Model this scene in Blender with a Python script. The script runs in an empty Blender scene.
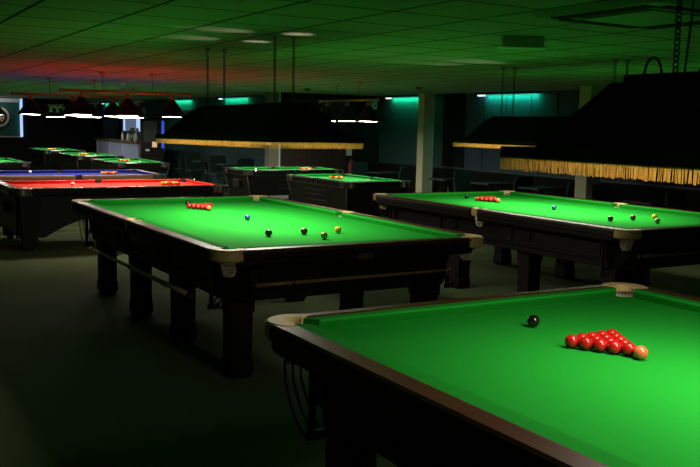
import bpy, math, random
from mathutils import Vector, Matrix
random.seed(7)
PI = math.pi
S = bpy.context.scene
COL = S.collection

# ------------------------------------------------------------------ camera, world, exposure
def setup_camera():
    f, pitch, roll, height, yaw = 884.4338, 0.1208, 0.0218, 1.6697, 0.5307
    cd = bpy.data.cameras.new('camera'); cam = bpy.data.objects.new('camera', cd); COL.objects.link(cam)
    cd.sensor_width = 36.0; cd.sensor_fit = 'HORIZONTAL'; cd.lens = f / 700 * 36.0
    cd.clip_start = 0.05; cd.clip_end = 200
    fw0 = Vector((0, math.cos(pitch), -math.sin(pitch))); up0 = Vector((0, math.sin(pitch), math.cos(pitch))); r0 = Vector((1, 0, 0))
    # roll is a turn about the horizontal sight line, applied in the picture plane
    r1 = r0 * math.cos(roll) + up0 * math.sin(roll)
    u1 = up0 * math.cos(roll) - r0 * math.sin(roll)
    m = Matrix((r1, u1, -fw0)).transposed()
    m = Matrix.Rotation(-yaw, 3, 'Z') @ m
    cam.matrix_world = Matrix.Translation((0, 0, height)) @ m.to_4x4()
    S.camera = cam
setup_camera()
wd = bpy.data.worlds.new('world'); S.world = wd; wd.use_nodes = True
wd.node_tree.nodes['Background'].inputs[0].default_value = (0.01, 0.012, 0.015, 1)
wd.node_tree.nodes['Background'].inputs[1].default_value = 0.2
vs = S.view_settings
vs.view_transform = 'Standard'; vs.look = 'None'; vs.gamma = 1.0; vs.exposure = 0.0; vs.use_curve_mapping = False
S.cycles.max_bounces = 8; S.cycles.diffuse_bounces = 5; S.cycles.glossy_bounces = 4
S.cycles.caustics_reflective = False; S.cycles.caustics_refractive = False
S.cycles.sample_clamp_indirect = 4.0
LAMP_W = {'middle': 57.0, 'front': 33.0, 'wall': 56.0}     # watts of the three canopy lamps
WARM = (1.0, 0.93, 0.78)
SHADE_L = 46.0          # radiance of the pool lamp diffusers
TEAL_W = 8.0            # watts of one wall strip light

# ------------------------------------------------------------------ materials
def mat(name, col, rough=0.6, metal=0.0, spec=0.5, noise=0.0, scale=20.0, bump=0.0, coat=0.0, stretch=None, emit=None, estr=0.0, dist=0.002):
    m = bpy.data.materials.new(name); m.use_nodes = True
    nt = m.node_tree; b = nt.nodes['Principled BSDF']
    b.inputs['Base Color'].default_value = (*col, 1); b.inputs['Roughness'].default_value = rough
    b.inputs['Metallic'].default_value = metal; b.inputs['Specular IOR Level'].default_value = spec
    b.inputs['Coat Weight'].default_value = coat; b.inputs['Coat Roughness'].default_value = 0.12
    if emit:
        b.inputs['Emission Color'].default_value = (*emit, 1); b.inputs['Emission Strength'].default_value = estr
    if noise or bump:
        tc = nt.nodes.new('ShaderNodeTexCoord'); mp = nt.nodes.new('ShaderNodeMapping'); nz = nt.nodes.new('ShaderNodeTexNoise')
        nt.links.new(tc.outputs['Object'], mp.inputs[0]); nt.links.new(mp.outputs[0], nz.inputs['Vector'])
        if stretch: mp.inputs['Scale'].default_value = stretch
        nz.inputs['Scale'].default_value = scale; nz.inputs['Detail'].default_value = 4
        if noise:
            cr = nt.nodes.new('ShaderNodeMix'); cr.data_type = 'RGBA'
            cr.inputs[6].default_value = (*[c * (1 - noise) for c in col], 1); cr.inputs[7].default_value = (*[min(1, c * (1 + noise)) for c in col], 1)
            nt.links.new(nz.outputs['Fac'], cr.inputs[0]); nt.links.new(cr.outputs[2], b.inputs['Base Color'])
        if bump:
            bp = nt.nodes.new('ShaderNodeBump'); bp.inputs['Strength'].default_value = bump; bp.inputs['Distance'].default_value = dist
            nt.links.new(nz.outputs['Fac'], bp.inputs['Height']); nt.links.new(bp.outputs[0], b.inputs['Normal'])
    return m

M = {}
M['cloth_green'] = mat('green_baize', (0.013, 0.30, 0.026), 0.9, spec=0.04, noise=0.06, scale=60, bump=0.1)
M['cloth_pool'] = mat('green_pool_cloth', (0.02, 0.30, 0.06), 0.85, spec=0.1, noise=0.06, scale=60)
M['cloth_red'] = mat('red_pool_cloth', (0.66, 0.045, 0.03), 0.85, spec=0.1, noise=0.06, scale=60)
M['cloth_blue'] = mat('blue_pool_cloth', (0.022, 0.036, 0.28), 0.85, spec=0.1, noise=0.06, scale=60)
M['mahogany'] = mat('polished_mahogany', (0.068, 0.020, 0.010), 0.40, noise=0.45, scale=5, stretch=(14, 1.2, 14), coat=0.04, spec=0.28)
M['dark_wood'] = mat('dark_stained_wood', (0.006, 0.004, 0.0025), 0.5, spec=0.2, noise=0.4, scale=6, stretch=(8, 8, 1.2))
M['leg_wood'] = mat('dark_leg_wood', (0.008, 0.0035, 0.0025), 0.5, spec=0.22, noise=0.4, scale=6, stretch=(8, 8, 1.2))
M['leather'] = mat('cream_pocket_leather', (0.80, 0.53, 0.23), 0.5, noise=0.15, scale=25, bump=0.2)
M['net'] = mat('cream_pocket_net', (0.66, 0.6, 0.42), 0.9)
M['black_steel'] = mat('black_steel_rod', (0.01, 0.01, 0.01), 0.35, spec=0.4, noise=0.1)
M['rest_wood'] = mat('pale_ash_wood', (0.22, 0.12, 0.045), 0.4, noise=0.2, scale=8, stretch=(10, 10, 1))
M['grey_rest'] = mat('weathered_rest_wood', (0.62, 0.46, 0.36), 0.45, noise=0.2, scale=8)
M['canopy'] = mat('black_canopy_fabric', (0.010, 0.008, 0.006), 0.9, spec=0.15, noise=0.3, scale=40)
M['valance'] = mat('dark_valance_fabric', (0.018, 0.016, 0.009), 0.9, spec=0.15, noise=0.3, scale=60)
M['lining'] = mat('pale_canopy_lining', (0.62, 0.58, 0.46), 0.9, noise=0.05)
M['brass'] = mat('aged_brass', (0.55, 0.38, 0.14), 0.35, metal=1.0, noise=0.15)
M['bar_glow'] = mat('brass_bar_red_glow', (0.75, 0.22, 0.05), 0.4, metal=0.3, noise=0.15)  # brass bar; the red cloth's reflected glow is put into the orange base colour
M['chain'] = mat('dark_chain_steel', (0.10, 0.09, 0.07), 0.35, metal=1.0, noise=0.2)
M['chrome'] = mat('chrome', (0.75, 0.75, 0.75), 0.18, metal=1.0, noise=0.03)
M['black_laminate'] = mat('black_laminate', (0.006, 0.006, 0.006), 0.45, noise=0.2, scale=12, spec=0.25)
M['black_gloss'] = mat('black_gloss_rail', (0.012, 0.011, 0.010), 0.22, noise=0.2, scale=12)
M['black_rubber'] = mat('black_rubber_pocket', (0.008, 0.008, 0.008), 0.7, noise=0.1)
M['brown_rail'] = mat('brown_wood_rail', (0.22, 0.09, 0.035), 0.42, noise=0.4, scale=5, stretch=(3, 12, 12), coat=0.03)
M['grey_plastic'] = mat('grey_plastic', (0.30, 0.31, 0.30), 0.6, noise=0.1)
M['edging'] = mat('dull_metal_edging', (0.12, 0.12, 0.11), 0.4, metal=0.6, noise=0.1)
M['shade'] = mat('dark_lamp_shade', (0.008, 0.006, 0.005), 0.55, spec=0.25, noise=0.2, scale=10)
M['shade_black'] = mat('black_lamp_shade', (0.010, 0.010, 0.009), 0.5, noise=0.2, scale=10)
M['diffuser'] = mat('white_lamp_diffuser', (0.8, 0.8, 0.75), 0.6, emit=(1.0, 0.92, 0.76), estr=SHADE_L, noise=0.02)
M['diffuser_bright'] = mat('bright_lamp_diffuser', (0.8, 0.8, 0.75), 0.6, emit=(1.0, 0.92, 0.76), estr=SHADE_L * 1.4, noise=0.02)
M['teal_tube'] = mat('teal_fluorescent_tube', (0.3, 0.6, 0.5), 0.5, emit=(0.05, 0.8, 0.55), estr=0.5, noise=0.02)
M['white_cap'] = mat('lit_white_tube_end', (0.8, 0.85, 0.9), 0.5, emit=(0.8, 0.95, 1.0), estr=1.6, noise=0.02)
M['column'] = mat('pale_olive_column_paint', (0.66, 0.62, 0.44), 0.7, noise=0.06, scale=8, bump=0.1)
M['pale_trim'] = mat('pale_grey_trim', (0.62, 0.68, 0.72), 0.5, noise=0.05)
M['wall_blue'] = mat('navy_wall_paint', (0.042, 0.075, 0.135), 0.75, noise=0.08, scale=6, bump=0.1)
M['wall_teal'] = mat('teal_wall_paint', (0.03, 0.09, 0.095), 0.75, noise=0.08, scale=6, bump=0.1)
M['wall_dark'] = mat('black_wall_paint', (0.010, 0.011, 0.010), 0.85, spec=0.2, noise=0.15, scale=6)
M['dark_board'] = mat('dark_timber_boards', (0.030, 0.019, 0.012), 0.6, noise=0.4, scale=5, stretch=(14, 14, 1))
M['dado'] = mat('dado_rail_paint', (0.045, 0.07, 0.078), 0.5, noise=0.05)
M['chair_fabric'] = mat('dark_teal_upholstery', (0.012, 0.028, 0.028), 0.85, noise=0.2, scale=30)
M['black_metal'] = mat('black_metal', (0.012, 0.012, 0.012), 0.4, noise=0.1)
M['table_top'] = mat('dark_table_laminate', (0.035, 0.042, 0.048), 0.35, noise=0.1)
M['white_plastic'] = mat('white_plastic', (0.75, 0.76, 0.74), 0.45, noise=0.03)
M['clear_plastic'] = mat('frosted_fitting', (0.42, 0.50, 0.42), 0.35, noise=0.1)
M['cassette'] = mat('grey_cassette_plastic', (0.20, 0.22, 0.19), 0.5, noise=0.1)
M['grey_vent'] = mat('dark_vent', (0.006, 0.006, 0.006), 0.8, noise=0.1, spec=0.1)
M['red_plastic'] = mat('red_plastic', (0.45, 0.02, 0.02), 0.4, noise=0.05)
M['bar_front'] = mat('blue_grey_bar_panel', (0.34, 0.42, 0.66), 0.5, noise=0.08, scale=6)  # bluish light on the counter is put into this blue-grey colour
M['bar_top'] = mat('brown_bar_top', (0.20, 0.11, 0.06), 0.3, noise=0.3, scale=8, stretch=(12, 1, 12))
M['bottle_glass'] = mat('pale_glassware', (0.8, 0.86, 0.9), 0.15, noise=0.05)
M['blue_light'] = mat('lit_blue_trim', (0.02, 0.04, 0.3), 0.5, emit=(0.03, 0.08, 0.6), estr=0.9, noise=0.02)
M['peach_light'] = mat('lit_peach_panel', (0.7, 0.5, 0.35), 0.5, emit=(1.0, 0.6, 0.35), estr=0.55, noise=0.1, scale=15)
M['pale_screen'] = mat('pale_blue_lit_panel', (0.3, 0.36, 0.5), 0.4, emit=(0.28, 0.36, 0.55), estr=0.32, noise=0.05)
M['pale_lit_edge'] = mat('bright_blue_lit_edge', (0.5, 0.65, 0.9), 0.4, emit=(0.42, 0.62, 1.0), estr=1.0, noise=0.03)
M['board_green'] = mat('dark_green_surround', (0.012, 0.10, 0.075), 0.8, noise=0.1, emit=None)
M['silver_ring'] = mat('silver_ring', (0.5, 0.48, 0.45), 0.4, noise=0.1)
M['cream'] = mat('cream_sisal', (0.75, 0.66, 0.5), 0.9, noise=0.1)
M['black_sisal'] = mat('black_sisal', (0.02, 0.02, 0.02), 0.9, noise=0.1)
M['red_sisal'] = mat('red_sisal', (0.5, 0.04, 0.02), 0.9, noise=0.1)
M['notice'] = mat('grey_blue_board', (0.30, 0.36, 0.40), 0.6, noise=0.2, scale=4)

def ball_mat(name, col): return mat(name, col, 0.12, noise=0.02, scale=3, coat=0.3)
BALL = {'red': ball_mat('red_ball', (0.55, 0.012, 0.010)), 'pink': ball_mat('pink_ball', (0.82, 0.17, 0.06)),
        'black': ball_mat('black_ball', (0.008, 0.008, 0.008)), 'blue': ball_mat('blue_ball', (0.012, 0.08, 0.20)),
        'brown': ball_mat('brown_ball', (0.12, 0.035, 0.012)), 'green': ball_mat('green_ball', (0.006, 0.05, 0.035)),
        'yellow': ball_mat('yellow_ball', (0.80, 0.42, 0.015)), 'white': ball_mat('cream_cue_ball', (0.72, 0.66, 0.42)),
        'orange': ball_mat('orange_ball', (0.80, 0.22, 0.02)), 'purple': ball_mat('purple_ball', (0.06, 0.02, 0.12)),
        'maroon': ball_mat('maroon_ball', (0.2, 0.02, 0.02)), 'dull_cue': ball_mat('olive_cue_ball', (0.50, 0.45, 0.20))}

def fringe_mat():
    m = bpy.data.materials.new('gold_fringe_thread'); m.use_nodes = True; nt = m.node_tree
    for n in list(nt.nodes): nt.nodes.remove(n)
    out = nt.nodes.new('ShaderNodeOutputMaterial'); mx = nt.nodes.new('ShaderNodeMixShader')
    d = nt.nodes.new('ShaderNodeBsdfDiffuse'); t = nt.nodes.new('ShaderNodeBsdfTranslucent')
    tc = nt.nodes.new('ShaderNodeTexCoord'); nz = nt.nodes.new('ShaderNodeTexNoise'); nz.inputs['Scale'].default_value = 35
    cr = nt.nodes.new('ShaderNodeMix'); cr.data_type = 'RGBA'
    cr.inputs[6].default_value = (0.42, 0.19, 0.03, 1); cr.inputs[7].default_value = (0.70, 0.37, 0.075, 1)
    nt.links.new(tc.outputs['Object'], nz.inputs['Vector']); nt.links.new(nz.outputs['Fac'], cr.inputs[0])
    nt.links.new(cr.outputs[2], d.inputs[0]); nt.links.new(cr.outputs[2], t.inputs[0])
    mx.inputs[0].default_value = 0.5
    nt.links.new(d.outputs[0], mx.inputs[1]); nt.links.new(t.outputs[0], mx.inputs[2]); nt.links.new(mx.outputs[0], out.inputs[0])
    return m
M['fringe'] = fringe_mat()

def ceiling_mat():
    m = bpy.data.materials.new('suspended_ceiling_tiles'); m.use_nodes = True; nt = m.node_tree; b = nt.nodes['Principled BSDF']
    b.inputs['Roughness'].default_value = 0.8; b.inputs['Specular IOR Level'].default_value = 0.2
    tc = nt.nodes.new('ShaderNodeTexCoord'); sep = nt.nodes.new('ShaderNodeSeparateXYZ'); nt.links.new(tc.outputs['Object'], sep.inputs[0])
    masks = []
    for k, off in ((0, 1.07), (1, 5.04)):
        a = nt.nodes.new('ShaderNodeMath'); a.operation = 'SUBTRACT'; a.inputs[1].default_value = off - 60.0 - 0.0135
        nt.links.new(sep.outputs[k], a.inputs[0])
        w = nt.nodes.new('ShaderNodeMath'); w.operation = 'MODULO'; w.inputs[1].default_value = 0.6; nt.links.new(a.outputs[0], w.inputs[0])
        l = nt.nodes.new('ShaderNodeMath'); l.operation = 'LESS_THAN'; l.inputs[1].default_value = 0.027; nt.links.new(w.outputs[0], l.inputs[0])
        masks.append(l)
    mxm = nt.nodes.new('ShaderNodeMath'); mxm.operation = 'MAXIMUM'
    nt.links.new(masks[0].outputs[0], mxm.inputs[0]); nt.links.new(masks[1].outputs[0], mxm.inputs[1])
    nz = nt.nodes.new('ShaderNodeTexNoise'); nz.inputs['Scale'].default_value = 45; nz.inputs['Detail'].default_value = 5
    nt.links.new(tc.outputs['Object'], nz.inputs['Vector'])
    c0 = nt.nodes.new('ShaderNodeMix'); c0.data_type = 'RGBA'; c0.inputs[6].default_value = (0.39, 0.385, 0.345, 1); c0.inputs[7].default_value = (0.50, 0.495, 0.445, 1)
    nt.links.new(nz.outputs['Fac'], c0.inputs[0])
    c1 = nt.nodes.new('ShaderNodeMix'); c1.data_type = 'RGBA'; nt.links.new(mxm.outputs[0], c1.inputs[0]); nt.links.new(c0.outputs[2], c1.inputs[6])
    c1.inputs[7].default_value = (0.02, 0.02, 0.018, 1); nt.links.new(c1.outputs[2], b.inputs['Base Color'])
    return m
def carpet_mat():
    m = mat('grey_green_carpet', (0.11, 0.145, 0.062), 0.95, spec=0.1, noise=0.5, scale=140, bump=0.5, dist=0.004)
    return m
M['ceiling'] = ceiling_mat(); M['carpet'] = carpet_mat()

# ------------------------------------------------------------------ mesh builder
class MB:
    def __init__(s): s.v = []; s.f = []; s.smooth = []
    def add(s, vs_, fs, smooth=False):
        o = len(s.v); s.v += [tuple(p) for p in vs_]; s.f += [tuple(i + o for i in f) for f in fs]; s.smooth += [smooth] * len(fs); return s
    def box(s, x0, x1, y0, y1, z0, z1):
        v = [(x, y, z) for z in (z0, z1) for y in (y0, y1) for x in (x0, x1)]
        return s.add(v, [(0, 2, 3, 1), (4, 5, 7, 6), (0, 1, 5, 4), (2, 6, 7, 3), (0, 4, 6, 2), (1, 3, 7, 5)])
    def frustum(s, r0, z0, r1, z1):   # r = (x0,x1,y0,y1)
        v = [(x, y, z) for (r, z) in ((r0, z0), (r1, z1)) for y in r[2:] for x in r[:2]]
        return s.add(v, [(0, 2, 3, 1), (4, 5, 7, 6), (0, 1, 5, 4), (2, 6, 7, 3), (0, 4, 6, 2), (1, 3, 7, 5)])
    def prism(s, poly, z0, z1):       # poly counter-clockwise in xy
        n = len(poly)
        v = [(x, y, z0) for x, y in poly] + [(x, y, z1) for x, y in poly]
        return s.add(v, [tuple(reversed(range(n))), tuple(range(n, 2 * n))] + [(i, (i + 1) % n, n + (i + 1) % n, n + i) for i in range(n)])
    def loft(s, rings, closed=True, caps=True, smooth=False):   # rings of equal length
        n = len(rings[0]); v = [p for r in rings for p in r]; fs = []
        for k in range(len(rings) - 1):
            for i in range(n if closed else n - 1):
                j = (i + 1) % n; fs.append((k * n + i, k * n + j, (k + 1) * n + j, (k + 1) * n + i))
        s.add(v, fs, smooth)
        if caps:
            o = len(s.v) - len(v); b = (len(rings) - 1) * n
            s.f += [tuple(o + i for i in reversed(range(n))), tuple(o + b + i for i in range(n))]; s.smooth += [False, False]
        return s
    def lathe(s, prof, cx=0, cy=0, n=24, a0=0.0, a1=2 * PI, smooth=True, caps=False):
        full = abs(a1 - a0 - 2 * PI) < 1e-6; m = n if full else n + 1
        rings = [[(cx + r * math.cos(a0 + (a1 - a0) * i / n), cy + r * math.sin(a0 + (a1 - a0) * i / n), z) for i in range(m)] for r, z in prof]
        return s.loft(rings, closed=full, caps=caps, smooth=smooth)
    def sweep(s, cx, cy, section, a0, a1, n=16):  # closed (r,z) section swept through an arc, capped
        rings = [[(cx + r * math.cos(a0 + (a1 - a0) * i / n), cy + r * math.sin(a0 + (a1 - a0) * i / n), z) for r, z in section] for i in range(n + 1)]
        return s.loft(rings, closed=True, caps=True, smooth=False)
    def tube(s, pts, r, n=8, caps=True, r2=None):
        pts = [Vector(p) for p in pts]; rings = []
        up = Vector((0, 0, 1))
        for i, p in enumerate(pts):
            t = (pts[min(i + 1, len(pts) - 1)] - pts[max(i - 1, 0)]).normalized()
            a = t.cross(up if abs(t.z) < 0.95 else Vector((1, 0, 0))).normalized(); b = t.cross(a).normalized()
            rr = r if r2 is None else r + (r2 - r) * i / (len(pts) - 1)
            rings.append([p + a * (rr * math.cos(2 * PI * k / n)) + b * (rr * math.sin(2 * PI * k / n)) for k in range(n)])
        return s.loft(rings, caps=caps, smooth=True)
    def sphere(s, c, r, n=24, m=14):
        v = [(c[0], c[1], c[2] - r)]; fs = []
        for j in range(1, m):
            t = -PI / 2 + PI * j / m
            for i in range(n):
                a = 2 * PI * i / n; v.append((c[0] + r * math.cos(t) * math.cos(a), c[1] + r * math.cos(t) * math.sin(a), c[2] + r * math.sin(t)))
        v.append((c[0], c[1], c[2] + r)); top = len(v) - 1
        for i in range(n):
            k = (i + 1) % n
            fs.append((0, 1 + k, 1 + i)); fs.append((top, 1 + (m - 2) * n + i, 1 + (m - 2) * n + k))
            for j in range(m - 2): fs.append((1 + j * n + i, 1 + j * n + k, 1 + (j + 1) * n + k, 1 + (j + 1) * n + i))
        return s.add(v, fs, True)
    def torus(s, c, R, r, axis='z', n=12, m=5, sx=1.0, sz=1.0):
        rings = []
        for i in range(n):
            a = 2 * PI * i / n; ring = []
            for j in range(m):
                b = 2 * PI * j / m; q = (R + r * math.cos(b)); x, y, z = q * math.cos(a) * sx, q * math.sin(a), r * math.sin(b)
                if axis == 'x': x, y, z = z, x, y
                elif axis == 'y': x, y, z = x, z, y
                ring.append((c[0] + x, c[1] + y, c[2] + z * (sz if axis != 'z' else 1)))
            rings.append(ring)
        rings.append(rings[0]); return s.loft(rings, caps=False, smooth=True)
    def mesh(s, name, m):
        me = bpy.data.meshes.new(name); me.from_pydata(s.v, [], s.f); me.polygons.foreach_set('use_smooth', s.smooth)
        me.materials.append(m); me.update(); return me
    def build(s, name, m, parent=None, bevel=0.0, seg=2):
        import bmesh
        me = s.mesh(name, m)
        bm = bmesh.new(); bm.from_mesh(me); bmesh.ops.recalc_face_normals(bm, faces=bm.faces); bm.to_mesh(me); bm.free()
        o = bpy.data.objects.new(name, me); COL.objects.link(o)
        if parent: o.parent = parent
        if bevel:
            b = o.modifiers.new('bevel', 'BEVEL'); b.width = bevel; b.segments = seg; b.limit_method = 'ANGLE'
        return o

def tag(o, label=None, cat=None, group=None, kind=None):
    if label: o['label'] = label
    if cat: o['category'] = cat
    if group: o['group'] = group
    if kind: o['kind'] = kind
    return o
def empty(name, loc, rz=0.0):
    o = bpy.data.objects.new(name, None); COL.objects.link(o); o.location = loc; o.rotation_euler = (0, 0, rz); o.empty_display_size = 0.1; return o
def struct(name, mb, m, bevel=0.0): return tag(mb.build(name, m, None, bevel), kind='structure')
def copy_tree(o, parent=None):
    c = o.copy(); COL.objects.link(c)
    if parent: c.parent = parent
    for ch in list(o.children): copy_tree(ch, c)
    return c
def area_light(name, loc, sx, sy, watts, col, parent=None, rot=(0, 0, 0), spread=PI):
    l = bpy.data.lights.new(name, 'AREA'); l.shape = 'RECTANGLE'; l.size = sx; l.size_y = sy; l.energy = watts; l.color = col; l.spread = spread
    o = bpy.data.objects.new(name, l); COL.objects.link(o); o.location = loc; o.rotation_euler = rot
    if parent: o.parent = parent
    return o

# ------------------------------------------------------------------ the room  (X across, Y along the tables, Z up)
HC = 2.34
XR, XF, YJ, YF = 10.6, 8.75, 16.85, 30.0
struct('floor', MB().box(-5, 12, -5, 36, -0.1, 0), M['carpet'])
struct('ceiling', MB().box(-5, 12, -5, 36, HC, HC + 0.1), M['ceiling'])
struct('wall_left', MB().box(-5.1, -5, -5, 36, 0, HC), M['wall_dark'])
struct('wall_near', MB().box(-5, 12, -5.1, -5, 0, HC), M['wall_dark'])
struct('wall_right', MB().box(XR, XR + 0.12, -5, YJ, 0, HC), M['wall_blue'])
mb = MB().box(8.1, XR, YJ, YJ + 0.12, 0, HC)
struct('wall_partition', mb, M['wall_dark'])
mb = MB()
for k in range(13):
    x = 8.12 + k * 0.125; mb.box(x, x + 0.115, YJ - 0.02, YJ, 0.0, HC - 0.12)
struct('trim_1', mb, M['dark_board'], 0.004)
struct('wall_bar_side', MB().box(XF, XF + 0.12, YJ + 0.12, 34, 0, HC), M['wall_teal'])
struct('wall_far', MB().box(-5, 7.25, YF, YF + 0.12, 0, HC), M['wall_dark'])
struct('wall_bar_end', MB().box(7.25, XF, 34, 34.12, 0, HC), M['wall_dark'])
struct('trim_2', MB().box(XR - 0.03, XR, -5, YJ, 0.87, 0.91), M['dado'], 0.006)
struct('trim_3', MB().box(XF - 0.03, XF, YJ + 0.12, 24, 0.86, 0.90), M['dado'], 0.006)
struct('trim_14', MB().box(XR - 0.01, XR, 14.46, YJ, 0.91, HC), M['wall_teal'])
# darker dado zone and pilaster strips of the long wall
struct('trim_4', MB().box(XR - 0.012, XR, -5, YJ, 0.0, 0.87), M['wall_dark'])
struct('trim_5', MB().box(XF - 0.012, XF, YJ + 0.12, 24, 0.0, 0.86), M['wall_teal'])
struct('trim_6', MB().box(XR - 0.02, XR, 13.75, 14.45, 0.0, HC), M['wall_dark'])
struct('trim_7', MB().box(XR - 0.02, XR, 8.1, 9.3, 0.0, HC), M['wall_dark'])
for i, y in enumerate((13.2, 12.55, 11.9, 11.25, 10.6)):
    struct('trim_%d' % (8 + i), MB().box(XR - 0.006, XR, y - 0.002, y + 0.002, 0.91, HC), M['wall_dark'])
struct('baseboard_right', MB().box(XR - 0.03, XR, -5, YJ, 0, 0.1), M['wall_dark'])
struct('trim_13', MB().box(8.1, 8.62, YJ - 0.03, YJ - 0.02, HC - 0.14, HC), M['wall_dark'])
def pillar(name, x, y, s, strip=True, m='column'):
    struct(name, MB().box(x - s / 2, x + s / 2, y - s / 2, y + s / 2, 0, HC), M[m], 0.01)
    if strip: struct('trim_20', MB().box(x + s / 2, x + s / 2 + 0.035, y - s / 2 - 0.005, y - s / 2 + 0.03, 0, HC), M['pale_trim'])
pillar('column_1', 10.07, 14.35, 0.21)
pillar('column_2', 9.82, 9.72, 0.24)
M['column_dim'] = mat('dimmed_column_paint', (0.20, 0.20, 0.15), 0.7, noise=0.08, scale=8)  # column paint made darker to hold down the lamp light on it
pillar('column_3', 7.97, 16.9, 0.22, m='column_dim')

# ------------------------------------------------------------------ snooker table
HW, HL, OX, OY = 0.889, 1.7845, 0.165, 0.15
DC = 0.07
BED, RT = 0.855, 0.898
RB = 0.02625
def bed_outline(hw, hl, d, cc, cr, mc, mr):
    """bed edge with six round bites: corners centred cc beyond the nose lines, middles mc beyond"""
    pts = []
    def arc(cx, cy, r, a0, a1, n=10):
        for i in range(n + 1):
            a = a0 + (a1 - a0) * i / n; pts.append((cx + r * math.cos(a), cy + r * math.sin(a)))
    X, Y = hw + d, hl + d
    dx = math.acos((d - cc) / cr); dm = math.acos((d - mc) / mr)
    # right side, going +y : middle bite, then corner
    arc(hw + mc, 0, mr, 2 * PI - dm, dm, 10)      # swept through the inside
    arc(hw + cc, hl + cc, cr, -dx, -(2 * PI - (PI / 2 + dx)) , 14)
    arc(-hw - cc, hl + cc, cr, PI / 2 - dx, PI + dx - 2 * PI, 14)
    arc(-hw - mc, 0, mr, PI - dm, dm - PI, 10) if False else arc(-hw - mc, 0, mr, PI - dm, -PI + dm, 10)
    arc(-hw - cc, -hl - cc, cr, PI - dx, -PI / 2 + dx, 14)
    arc(hw + cc, -hl - cc, cr, 3 * PI / 2 - dx, dx, 14)
    return pts
def cushion(mb, hl_nose0, hl_nose1, hl_back0, hl_back1, nose, sgn, axis, d=0.07, bed=BED, top=RT):
    """one cushion: rubber profile from nose outwards, jaws cut on the slant"""
    prof = [(0.0, bed + 0.036), (0.006, bed + 0.044), (d, top - 0.002), (d, bed), (0.022, bed), (0.004, bed + 0.028)]
    rings = []
    N = 9
    for k in range(N):
        t = k / (N - 1); ring = []
        for dd, z in prof:
            q = dd / d; a = hl_nose0 + (hl_back0 - hl_nose0) * q ** 0.7; b = hl_nose1 + (hl_back1 - hl_nose1) * q ** 0.7
            w = a + (b - a) * t; o = sgn * (nose + dd)
            ring.append((o, w, z) if axis == 'x' else (w, o, z))
        rings.append(ring)
    return mb.loft(rings)
def rail(mb, in0, in1, out0, out1, nose, sgn, axis, d0=0.07, d1=0.15, top=RT, bot=0.785, part=None):
    if part == 'cap': prof = [(d0, top - 0.001), (d0 + 0.01, top + 0.002), (d1 - 0.016, top), (d1 - 0.004, top - 0.008), (d1, top - 0.02), (d1 - 0.004, top - 0.027), (d0, top - 0.027)]
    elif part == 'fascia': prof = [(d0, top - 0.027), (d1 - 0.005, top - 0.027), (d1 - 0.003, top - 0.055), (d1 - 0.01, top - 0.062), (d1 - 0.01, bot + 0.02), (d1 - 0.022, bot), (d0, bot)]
    else: prof = [(d0, top - 0.001), (d0 + 0.01, top + 0.002), (d1 - 0.016, top), (d1 - 0.004, top - 0.008), (d1, top - 0.02), (d1, top - 0.055), (d1 - 0.008, top - 0.062), (d1 - 0.008, bot + 0.02), (d1 - 0.02, bot), (d0, bot)]
    rings = []
    for t in (0, 0.5, 1):
        ring = []
        for dd, z in prof:
            q = (dd - d0) / (d1 - d0); a = in0 + (out0 - in0) * q; b = in1 + (out1 - in1) * q; w = a + (b - a) * t; o = sgn * (nose + dd)
            ring.append((o, w, z) if axis == 'x' else (w, o, z))
        rings.append(ring)
    return mb.loft(rings)

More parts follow.
